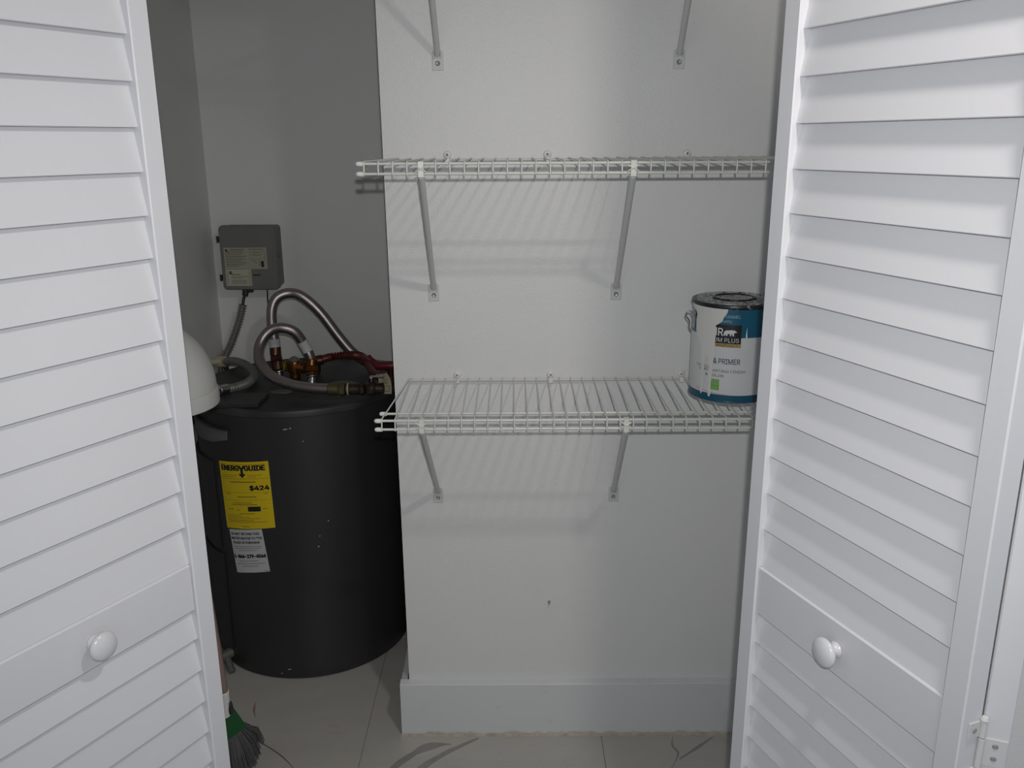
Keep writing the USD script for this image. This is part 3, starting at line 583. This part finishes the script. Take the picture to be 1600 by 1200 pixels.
bars = [rect(0.03, 0.96, 0.16, 0.967), rect(0.30, 0.957, 0.93, 0.964), rect(0.05, 0.80, 0.40, 0.806), rect(0.05, 0.775, 0.36, 0.781), rect(0.60, 0.80, 0.86, 0.806), rect(0.60, 0.775, 0.76, 0.781), rect(0.02, 0.748, 0.98, 0.752), rect(0.22, 0.695, 0.74, 0.712), rect(0.02, 0.545, 0.98, 0.548), rect(0.1, 0.52, 0.18, 0.53), rect(0.86, 0.52, 0.94, 0.53), rect(0.35, 0.475, 0.72, 0.49), rect(0.02, 0.43, 0.98, 0.433), rect(0.20, 0.36, 0.72, 0.372), rect(0.26, 0.388, 0.62, 0.398), rect(0.1, 0.29, 0.22, 0.30), rect(0.3, 0.28, 0.36, 0.29), rect(0.82, 0.295, 0.9, 0.305), rect(0.34, 0.225, 0.66, 0.235),
        rect(0.06, 0.20, 0.40, 0.206), rect(0.06, 0.175, 0.55, 0.181), rect(0.06, 0.15, 0.75, 0.156), rect(0.06, 0.122, 0.62, 0.130), rect(0.06, 0.098, 0.88, 0.106), rect(0.37, 0.03, 0.52, 0.04)]
obj('small_print', cat([poly_on(b, ef, 0.0009, 0.12) for b in bars]), M['faint'], el, kind='stuff')
obj('cost_box', poly_on(rect(0.535, 0.265, 0.775, 0.335), ef, 0.0011, 0.1), M['ink'], el)
# white return notice
nf_ = bilin(dict(bl=(-119.9, 0.313), br=(-98.6, 0.3335), tl=(-122.9, 0.4385), tr=(-101.3, 0.456)))
nt = obj('notice_sticker', poly_on(rect(0, 0, 1, 1), nf_, 0.0006, 0.1), M['paper'], wh, label='white return notice sticker')
obj('lettering', cat([text_on('DO NOT RETURN THIS', 0.05, 0.875, 0.052, nf_, 0.0010, 0.86, True), text_on('WATER HEATER TO THE', 0.03, 0.775, 0.052, nf_, 0.0010, 0.93, True), text_on('PLACE OF PURCHASE', 0.08, 0.675, 0.052, nf_, 0.0010, 0.80, True), heavy('1-866-279-4566', 0.02, 0.345, 0.075, nf_, 0.0010, 0.95)]), M['ink'], nt)
obj('small_print', cat([poly_on(rect(*b), nf_, 0.0009, 0.12) for b in ((0.06, 0.60, 0.90, 0.612), (0.08, 0.555, 0.88, 0.566), (0.2, 0.51, 0.76, 0.520), (0.15, 0.265, 0.75, 0.276), (0.05, 0.205, 0.92, 0.216), (0.22, 0.145, 0.72, 0.156), (0.85, 0.02, 0.97, 0.03))]), M['faintgrey'], nt, kind='stuff')
# top fittings of the heater
for x, y, rx, ry in ((-0.632, 2.283, 0.030, 0.016), (-0.478, 2.372, 0.036, 0.015), (-0.425, 2.352, 0.034, 0.016)):
    m = lathe([(0, 0), (1, 0), (1, 0.0022), (0.9, 0.0032), (0, 0.0036)], (0, 0, 0), 28); m.vertices = m.vertices * [rx, ry, 1] + [x, y, HZ - 0.0015]
    obj('cap_plate', m, M['conduit2'], wh, smooth=30, label='flat grey plate on the heater top')
jb = box(-0.80, -0.655, 2.135, 2.245, HZ - 0.003, HZ + 0.009, 0.003)
obj('junction_cover', jb, M['heater'], wh, label='dark wiring cover')
obj('drain_valve', cat([rod((-0.800, 2.192, 0.040), (-0.836, 2.150, 0.036), 0.015), rod((-0.830, 2.156, 0.038), (-0.848, 2.136, 0.034), 0.021), rod((-0.818, 2.168, 0.034), (-0.790, 2.130, 0.010), 0.011, 0.009)]), M['conduit2'], wh, smooth=35, label='grey plastic drain valve')

# ------------------------------------------------------------------ plumbing on the heater
def along(p, lo, hi, r, m, name, parent, label=None, sides=16):
    n = len(p); q = p[int(lo * (n - 1)):int(hi * (n - 1)) + 1]
    return obj(name, tube(q, r, sides), m, parent, smooth=50, label=label)
h1 = [(-0.692, 2.470, 0.862), (-0.693, 2.470, 0.898), (-0.697, 2.475, 0.937), (-0.694, 2.480, 0.983), (-0.678, 2.490, 1.011), (-0.646, 2.500, 1.021), (-0.610, 2.500, 1.011), (-0.561, 2.500, 0.965), (-0.509, 2.500, 0.890), (-0.470, 2.500, 0.841), (-0.428, 2.500, 0.812), (-0.381, 2.500, 0.802), (-0.345, 2.500, 0.800)]
t = thing('braided_hose', 'tall braided steel hose arching high behind the brass valve', 'hose', h1[0])
p1 = resample(spline(h1, 10), 0.006)
obj('braid', tube(p1, 0.0148, 16), M['braid'], t, smooth=50)
along(p1, 0.005, 0.055, 0.0162, M['paper'], 'paper_band', t, 'white paper band')
obj('ferrule', cat([rod((-0.692, 2.470, 0.868), (-0.690, 2.464, 0.842), 0.0162), hexnut((-0.690, 2.464, 0.842), (-0.687, 2.459, 0.826), 0.0185), rod((-0.687, 2.459, 0.826), (-0.6815, 2.450, 0.8015), 0.0165, 0.0175)]), M['bronze'], t, smooth=30, label='brown copper hose end')
h2 = [(-0.571, 2.400, 0.840), (-0.577, 2.400, 0.863), (-0.590, 2.400, 0.891), (-0.610, 2.390, 0.928), (-0.644, 2.380, 0.943), (-0.675, 2.360, 0.937), (-0.697, 2.340, 0.905), (-0.693, 2.310, 0.872), (-0.670, 2.280, 0.846), (-0.634, 2.250, 0.830), (-0.587, 2.220, 0.822), (-0.533, 2.205, 0.817), (-0.478, 2.200, 0.815)]
t = thing('braided_hose', 'looped braided steel hose curling in front of the brass valve', 'hose', h2[0])
p2 = resample(spline(h2, 10), 0.006)
obj('braid', tube(p2, 0.0142, 16), M['braid'], t, smooth=50)
along(p2, 0.06, 0.125, 0.0156, M['paper'], 'paper_band', t, 'white printed paper band')
obj('ferrule', cat([rod((-0.571, 2.400, 0.848), (-0.5705, 2.396, 0.828), 0.0155), hexnut((-0.5705, 2.396, 0.828), (-0.570, 2.389, 0.812), 0.018), rod((-0.570, 2.389, 0.812), (-0.5695, 2.384, 0.8015), 0.0150, 0.0165)]), M['brass'], t, smooth=30, label='brass hose end on the right nipple')
obj('ferrule', cat([rod((-0.486, 2.2005, 0.815), (-0.456, 2.200, 0.815), 0.0165), hexnut((-0.456, 2.200, 0.815), (-0.440, 2.200, 0.815), 0.0182)]), mat('olive_brass', (0.13, 0.11, 0.06), 0.4, 0.6), t, smooth=30, label='olive brown hose end towards the shelf wall')
t = thing('shutoff_valve', 'dark shutoff valve at the end of the looped hose, beside the shelf wall', 'valve', (-0.40, 2.2, 0.8))
M['valve'] = mat('tarnished_valve', (0.07, 0.05, 0.042), 0.4, 0.7, vary=0.4, vary_scale=70)
obj('body', cat([rod((-0.4395, 2.200, 0.815), (-0.402, 2.200, 0.815), 0.0145, 0.0150), hexnut((-0.402, 2.200, 0.815), (-0.388, 2.200, 0.8155), 0.0175), lathe([(0, -0.019), (0.010, -0.017), (0.0175, -0.009), (0.019, 0), (0.0175, 0.009), (0.010, 0.017), (0, 0.019)], (-0.371, 2.2, 0.816), 20), rod((-0.371, 2.2, 0.816), (-0.371, 2.205, 0.843), 0.008), rod((-0.360, 2.200, 0.816), (-0.338, 2.200, 0.817), 0.0145)]), M['valve'], t, smooth=30)
obj('ring', lathe([(0.0146, 0), (0.0166, 0), (0.0166, 0.004), (0.0146, 0.004)], (-0.434, 2.2, 0.815), 20, (1, 0, 0)), M['tag'], t, label='pale sealing ring')
obj('lever', cat([rod((-0.371, 2.203, 0.840), (-0.371, 2.206, 0.848), 0.006, sides=12), box(-0.375, -0.338, 2.198, 2.210, 0.8455, 0.8490, 0.001)]), M['chrome'], t)
# brass mixing valve between the nipples
t = thing('mixing_valve', 'brass mixing valve between the two heater nipples', 'valve', (-0.63, 2.43, 0.8))
V = np.array([-0.629, 2.430, 0.818])
obj('nipple', cat([rod((-0.679, 2.447, HZ - 0.004), (-0.681, 2.449, 0.800), 0.0125), rod((-0.680, 2.448, 0.796), (-0.681, 2.449, 0.802), 0.0165)]), M['chrome'], t, smooth=35, label='left steel water nipple')
obj('nipple', cat([rod((-0.568, 2.372, HZ - 0.004), (-0.569, 2.380, 0.800), 0.0125), rod((-0.568, 2.378, 0.797), (-0.569, 2.381, 0.803), 0.0155)]), M['chrome'], t, smooth=35, label='right steel water nipple')
a1, a2 = np.array([-0.664, 2.448, 0.817]), np.array([-0.588, 2.392, 0.822])
obj('body', cat([lathe([(0, -0.030), (0.013, -0.030), (0.0145, -0.026), (0.0145, -0.018), (0.0215, -0.014), (0.0225, -0.006), (0.0225, 0.012), (0.0205, 0.017), (0.0150, 0.0185), (0, 0.0185)], V, 24), rod(V + [0, 0, -0.033], V + [0, 0, -0.020], 0.0165)]), M['brass'], t, smooth=30)
obj('cap', lathe([(0.016, 0.0175), (0.0165, 0.022), (0.011, 0.026), (0.005, 0.0300), (0, 0.031)], V, 20), M['conduit2'], t, smooth=40, label='grey adjusting cap')
obj('arm', cat([rod(V, a1, 0.0135), hexnut(V * 0.35 + a1 * 0.65, V * 0.1 + a1 * 0.9, 0.0172)]), mat('green_brass', (0.26, 0.20, 0.035), 0.4, 0.8, vary=0.3, vary_scale=60), t, smooth=30, label='greenish brass side arm')
rings = [rod(V, a2, 0.0125)] + [rod(V * (1 - k) + a2 * k, V * (1 - k - 0.055) + a2 * (k + 0.055), 0.0168) for k in (0.45, 0.56, 0.67, 0.78)]
obj('arm', cat(rings), M['brass'], t, smooth=30, label='ribbed brass side arm')
# red corrugated pipe and the red-handled valve
rp = [(-0.560, 2.474, 0.827), (-0.537, 2.480, 0.833), (-0.489, 2.480, 0.839), (-0.448, 2.460, 0.842), (-0.420, 2.420, 0.840), (-0.398, 2.360, 0.832), (-0.380, 2.315, 0.826), (-0.362, 2.290, 0.826)]
t = thing('corrugated_pipe', 'dull red corrugated pipe running behind the looped hose', 'pipe', rp[0])
q = resample(spline(rp, 10), 0.0016); k = np.arange(len(q)); mask = (k > len(q) * 0.10) & (k < len(q) * 0.48)
obj('pipe', tube(q, np.where(mask, 0.0105 + 0.0023 * np.sin(k * 2 * np.pi * 0.0016 / 0.0082), 0.0118), 14), M['redpipe'], t, smooth=60)
obj('collar', cat([rod((-0.576, 2.471, 0.824), (-0.556, 2.475, 0.828), 0.0150), rod((-0.574, 2.471, 0.824), (-0.576, 2.470, 0.787), 0.0125)]), M['bronze'], t, smooth=30, label='brown copper elbow')
t = thing('red_grip', 'dark red vinyl grip sticking out beside the shelf wall edge', 'valve handle', (-0.41, 2.40, 0.84))
obj('grip', tube(resample(spline([(-0.413, 2.398, 0.851), (-0.398, 2.392, 0.838), (-0.381, 2.385, 0.831), (-0.341, 2.382, 0.832), (-0.305, 2.390, 0.830)], 8), 0.005), 0.0125, 14), M['redgrip'], t, smooth=50)
obj('stem', rod((-0.345, 2.383, 0.822), (-0.345, 2.383, 0.787), 0.007), M['bronze'], t, smooth=30)
# paper tag hanging from the valve
tg = [(-0.352, 2.280, 0.836), (-0.343, 2.278, 0.836), (-0.330, 2.268, 0.818), (-0.320, 2.258, 0.788), (-0.355, 2.250, 0.793), (-0.351, 2.262, 0.815)]
top_, bot_ = np.array([[-0.354, 2.280, 0.833], [-0.337, 2.280, 0.837]]), np.array([[-0.357, 2.245, 0.7885], [-0.3215, 2.248, 0.7865]])
mid_ = np.array([[-0.346, 2.266, 0.812], [-0.3245, 2.268, 0.816]])
def tag_fn(u, v, lift):
    a = (1 - v)**2 * bot_ + 2 * v * (1 - v) * (2 * mid_ - (top_ + bot_) / 2) + v * v * top_
    p_ = a[0] * (1 - u) + a[1] * u; return (p_[0] - 0.012 * (1 - u) - 0.004, p_[1] - lift * 0.8, p_[2] + lift * 0.5)
t = thing('paper_tag', 'yellowed paper tag hanging on the valve beside the shelf wall', 'tag', (-0.34, 2.26, 0.79))
def cut(P): return cat([poly_on([(u0, v0), (u1, v0), (u1, v1), (u0, v1)], tag_fn, P, 0.6) for u0, u1 in ((0, 1),) for v0, v1 in [(k / 8, (k + 1) / 8) for k in range(8)]])
obj('card', cut(0.0008), M['tag'], t)
obj('print', cat([poly_on(rect(*b), tag_fn, 0.0012, 0.6) for b in ((0.35, 0.80, 0.75, 0.83), (0.3, 0.70, 0.6, 0.74), (0.35, 0.62, 0.75, 0.65), (0.3, 0.52, 0.6, 0.56), (0.35, 0.44, 0.7, 0.47), (0.12, 0.30, 0.85, 0.32), (0.12, 0.08, 0.85, 0.10), (0.12, 0.08, 0.15, 0.32), (0.82, 0.08, 0.85, 0.32), (0.22, 0.18, 0.55, 0.22))]), M['labelgrey'], t)
obj('string', tube([(-0.346, 2.281, 0.834), (-0.352, 2.24, 0.846), (-0.366, 2.206, 0.846)], 0.0012, 6), M['tag'], t)

# ------------------------------------------------------------------ electrical box on the back wall and its conduits
BX0, BX1, BZ0, BZ1, BD = -0.8835, -0.7105, 1.0085, 1.203, 2.640
t = thing('control_box', 'grey electrical control box with beige labels on the back wall', 'electrical box', ((BX0 + BX1) / 2, FAR_D, BZ0))
EB = t
from shapely.geometry import box as sbox, Point as SP, Polygon as SPoly
def rounded(x0, x1, z0, z1, r, y0, y1):
    P = sbox(x0 + r, z0 + r, x1 - r, z1 - r).buffer(r, 6)
    m = trimesh.creation.extrude_polygon(P, y1 - y0, engine='earcut'); v = m.vertices.copy(); m.vertices = np.stack([v[:, 0], y1 - v[:, 2], v[:, 1]], 1); m.fix_normals(); return m
obj('back_box', rounded(BX0 + 0.004, BX1 - 0.004, BZ0 + 0.004, BZ1 - 0.004, 0.010, BD + 0.016, FAR_D), M['box'], t, smooth=30)
cv = obj('cover', cat([rounded(BX0, BX1, BZ0, BZ1, 0.013, BD + 0.004, BD + 0.020), rounded(BX0 + 0.003, BX1 - 0.003, BZ0 + 0.003, BZ1 - 0.003, 0.011, BD, BD + 0.006)]), M['box'], t, smooth=30)
def bf(u, v, lift): return (BX0 + u * (BX1 - BX0), BD - lift, BZ0 + v * (BZ1 - BZ0))
l1 = obj('instruction_label', poly_on(rect(0.065, 0.325, 0.815, 0.660), bf, 0.0005, 1), M['beige'], t, label='wide beige instruction label')
obj('print', cat([poly_on(rect(*b), bf, 0.0009, 1) for b in [(0.17, 0.625, 0.42, 0.637), (0.50, 0.630, 0.76, 0.640), (0.17, 0.600, 0.40, 0.608)] + [(0.09, 0.575 - 0.026 * k, 0.09 + w, 0.583 - 0.026 * k) for k, w in enumerate((0.33, 0.28, 0.36, 0.30, 0.34, 0.26, 0.36, 0.31, 0.22))] + [(0.52, 0.605, 0.78, 0.609), (0.52, 0.48, 0.78, 0.484), (0.52, 0.48, 0.524, 0.609), (0.776, 0.48, 0.78, 0.609), (0.55, 0.58, 0.70, 0.586), (0.58, 0.555, 0.74, 0.561), (0.56, 0.53, 0.70, 0.536), (0.55, 0.45, 0.62, 0.458), (0.60, 0.42, 0.64, 0.428), (0.66, 0.445, 0.70, 0.455), (0.67, 0.415, 0.71, 0.425), (0.66, 0.385, 0.70, 0.395)]]), M['labelgrey'], l1)
def logo(u, v, r): return cat([poly_on(SP(u, v).buffer(r, 10).difference(SP(u + r * .1, v + r * 0.1).buffer(r * 0.35, 8)), bf, 0.0010, 1), poly_on([(u + r * 0.1, v - r * 0.5), (u + r * 0.6, v - r * 0.8), (u + r * 2.6, v - r * 1.75), (u + r * 2.6, v - r * 1.45), (u + r * 0.7, v - r * 0.3)], bf, 0.0010, 1)])
obj('emblem', logo(0.110, 0.617, 0.020), M['ink'], l1)
obj('window', poly_on(sbox(0.718, 0.365, 0.745, 0.440).buffer(0.010, 4), bf, 0.0014, 1), M['ink'], l1, label='black indicator slot')
l2 = obj('name_label', poly_on(rect(0.065, 0.060, 0.520, 0.320), bf, 0.0009, 1), M['beige2'], t, label='small pale label below')
obj('print', cat([poly_on(rect(*b), bf, 0.0013, 1) for b in ((0.085, 0.075, 0.089, 0.305), (0.105, 0.075, 0.108, 0.305), (0.495, 0.075, 0.499, 0.305), (0.475, 0.075, 0.478, 0.305), (0.22, 0.235, 0.33, 0.246), (0.17, 0.205, 0.46, 0.212), (0.17, 0.180, 0.36, 0.187), (0.17, 0.145, 0.44, 0.153), (0.16, 0.12, 0.42, 0.127), (0.17, 0.095, 0.44, 0.102))]), M['labelgrey'], l2)
obj('emblem', logo(0.155, 0.268, 0.025), M['ink'], l2)
obj('brand_plate', poly_on(rect(0.545, 0.222, 0.675, 0.240), bf, 0.0007, 1), M['ink'], t, label='thin black printed strip')
for x, z in ((BX0 - 0.004, 1.160), (BX0 - 0.004, 1.043)):
    obj('latch', cat([box(x - 0.010, x + 0.005, BD + 0.016, BD + 0.030, z - 0.006, z + 0.006, 0.002), rod((x - 0.004, BD + 0.014, z - 0.009), (x - 0.004, BD + 0.014, z + 0.010), 0.0042, sides=10)]), M['dark'], t, label='dark side latch')
obj('hasp', cat([box(BX1 - 0.004, BX1 + 0.006, BD + 0.014, BD + 0.026, 1.106, 1.118, 0.002), box(BX1 + 0.004, BX1 + 0.009, BD + 0.010, BD + 0.022, 1.108, 1.116, 0.001)]), M['box'], t)
obj('connector', cat([rod((-0.823, 2.668, BZ0 + 0.006), (-0.823, 2.666, BZ0 - 0.012), 0.011, sides=14), hexnut((-0.823, 2.667, BZ0 - 0.004), (-0.823, 2.667, BZ0 + 0.001), 0.0145), rod((-0.823, 2.666, BZ0 - 0.010), (-0.826, 2.66, BZ0 - 0.022), 0.009, sides=14), box(-0.815, -0.800, 2.660, 2.672, BZ0 - 0.012, BZ0 - 0.002, 0.002)]), M['dark'], t, smooth=30, label='dark conduit connector')

def ribbed(pts, r, amp, pitch, sides=12):
    q = resample(spline(pts, 10), pitch / 5); k = np.arange(len(q))
    return tube(q, r + amp * np.sin(k * 2 * np.pi / 5), sides)
t = thing('flexible_conduit', 'ribbed metal conduit dropping from the control box to an elbow', 'conduit', (-0.896, 2.62, 0.79))
obj('lead', tube(spline([(-0.825, 2.660, 0.992), (-0.828, 2.652, 0.978), (-0.830, 2.646, 0.962)], 5), 0.0045, 10), M['dark'], t, smooth=50, label='black cable end')
obj('sheath', ribbed([(-0.829, 2.643, 0.962), (-0.833, 2.640, 0.945), (-0.842, 2.636, 0.915), (-0.855, 2.631, 0.880), (-0.873, 2.625, 0.838), (-0.890, 2.618, 0.806)], 0.0108, 0.0027, 0.0082), M['conduit'], t, smooth=60)
obj('elbow', cat([box(-0.916, -0.880, 2.596, 2.630, 0.774, 0.808, 0.004), rod((-0.898, 2.613, 0.792), (-0.868, 2.583, 0.795), 0.011)]), M['tag'], t, smooth=30, label='beige elbow connector')
obj('leg', cat([rod((-0.904, 2.612, 0.782), (-0.909, 2.590, 0.70), 0.007), rod((-0.893, 2.612, 0.782), (-0.905, 2.700, 0.690), 0.008)]), M['heater_part'], t, smooth=30, label='dark pipe legs below the elbow')
obj('stub', rod((-0.900, 2.606, 0.791), (LEFT_X - 0.002, 2.590, 0.791), 0.0115), M['beige2'], t, smooth=30, label='pale stub into the wall')
t = thing('flexible_conduit', 'grey conduit looping from the elbow onto the heater top', 'conduit', (-0.785, 2.225, HZ))
obj('sheath', ribbed([(-0.872, 2.574, 0.797), (-0.841, 2.540, 0.808), (-0.796, 2.490, 0.812), (-0.759, 2.440, 0.809), (-0.733, 2.380, 0.804), (-0.733, 2.320, 0.801), (-0.750, 2.270, 0.802), (-0.770, 2.240, 0.805)], 0.0113, 0.0017, 0.0082), M['conduit2'], t, smooth=60)
obj('connector', cat([rod((-0.766, 2.247, 0.805), (-0.782, 2.224, 0.806), 0.0135), hexnut((-0.782, 2.224, 0.806), (-0.788, 2.215, 0.806), 0.016), box(-0.797, -0.777, 2.20, 2.222, HZ + 0.0085, 0.815, 0.003)]), M['chrome'], t, smooth=30, label='shiny conduit connector')
single('wall_cable', tube(spline([(-0.766, 2.700, BZ0 + 0.006), (-0.768, 2.702, 0.965), (-0.766, 2.703, 0.92), (-0.768, 2.702, 0.85), (-0.764, 2.700, 0.74)], 6), 0.0022, 8), M['dark'], 'thin dark cable hanging down the back wall under the control box', 'cable', smooth=50)

# ------------------------------------------------------------------ white domed cover on a stand, and the broom beside it
DX, DY, DZ, DR = -0.747, 1.750, 0.909, 0.1235
t = thing('domed_cover', 'white plastic dome with a rim band, peeking out beside the left louvered door', 'cover', (DX, DY, DZ))
obj('rim_band', lathe([(DR - 0.003, 0.0005), (DR, 0.0), (DR + 0.0012, 0.002), (DR + 0.001, 0.029), (DR - 0.0008, 0.0325), (DR - 0.004, 0.0330), (DR - 0.004, 0.003), (DR - 0.003, 0.0005)], (DX, DY, DZ), 64), M['dome'], t, smooth=30)
obj('dome', lathe([(DR - 0.006, 0.031)] + [((DR - 0.002) * math.cos(a), 0.033 + 0.146 * math.sin(a)) for a in np.linspace(0, math.pi / 2, 18)[:-1]] + [(0, 0.179)], (DX, DY, DZ), 64), M['dome'], t, smooth=40)
obj('wall_arm', cat([box(LEFT_X + 0.001, DX - DR + 0.006, DY - 0.03, DY + 0.03, DZ + 0.004, DZ + 0.026, 0.003), box(LEFT_X + 0.0005, LEFT_X + 0.008, DY - 0.05, DY + 0.05, DZ - 0.03, DZ + 0.06, 0.002)]), M['dome'], t)

t = thing('broom', 'green-headed broom with grey bristles on the floor beside the left door', 'broom', (-0.67, 1.73, 0))
ax0, ax1 = np.array([-0.661, 1.716, 0.205]), np.array([-0.660, 1.590, 1.25])
obj('handle', rod(ax0, ax1, 0.0105), M['stick'], t, smooth=40, label='pinkish wooden stick')
obj('collar', rod(np.array([-0.668, 1.722, 0.172]), ax0 + (ax1 - ax0) * 0.035, 0.0155, 0.0125), M['cap'], t, smooth=40, label='white collar')
w = np.array([-0.506, -0.862, 0.0]); side_ = np.array([0.862, -0.506, 0.0])
pts = []
for (zz, hw, ht, cx, cy) in ((0.195, 0.014, 0.013, -0.669, 1.720), (0.150, 0.026, 0.016, -0.670, 1.730), (0.108, 0.036, 0.018, -0.668, 1.742)):
    for a in (-1, 1):
        for b in (-1, 1): pts.append(np.array([cx, cy, zz]) + w * hw * a + side_ * ht * b)
obj('head_block', trimesh.convex.convex_hull(np.array(pts)), M['green'], t, label='green plastic head')
e = trimesh.creation.icosphere(2, 1.0); e.vertices = e.vertices * [0.006, 0.007, 0.019] + [-0.6510, 1.718, 0.192]
obj('hanger_clip', e, M['dark'], t, smooth=True, label='dark oval clip')
br = []
r2 = np.random.default_rng(3)
for k in range(600):
    u = r2.uniform(-1, 1); b = r2.uniform(-1, 1)
    a = np.array([-0.668, 1.742, 0.112]) + w * 0.034 * u + side_ * 0.015 * b
    tip = np.array([-0.672, 1.742, 0.003 + 0.045 * abs(u)**3 + r2.uniform(0, 0.006)]) + w * 0.082 * u + side_ * (0.030 * b + 0.018 * (1 - u * u)) + r2.normal(0, 0.002, 3) * [1, 1, 0]
    mid = (a + tip) / 2 + w * 0.012 * u + side_ * 0.004 * b
    br.append(tube([a, mid, tip], [0.0016, 0.0015, 0.0009], 4))
obj('bristles', cat(br), M['bristle'], t, label='grey flared bristles', kind='stuff')
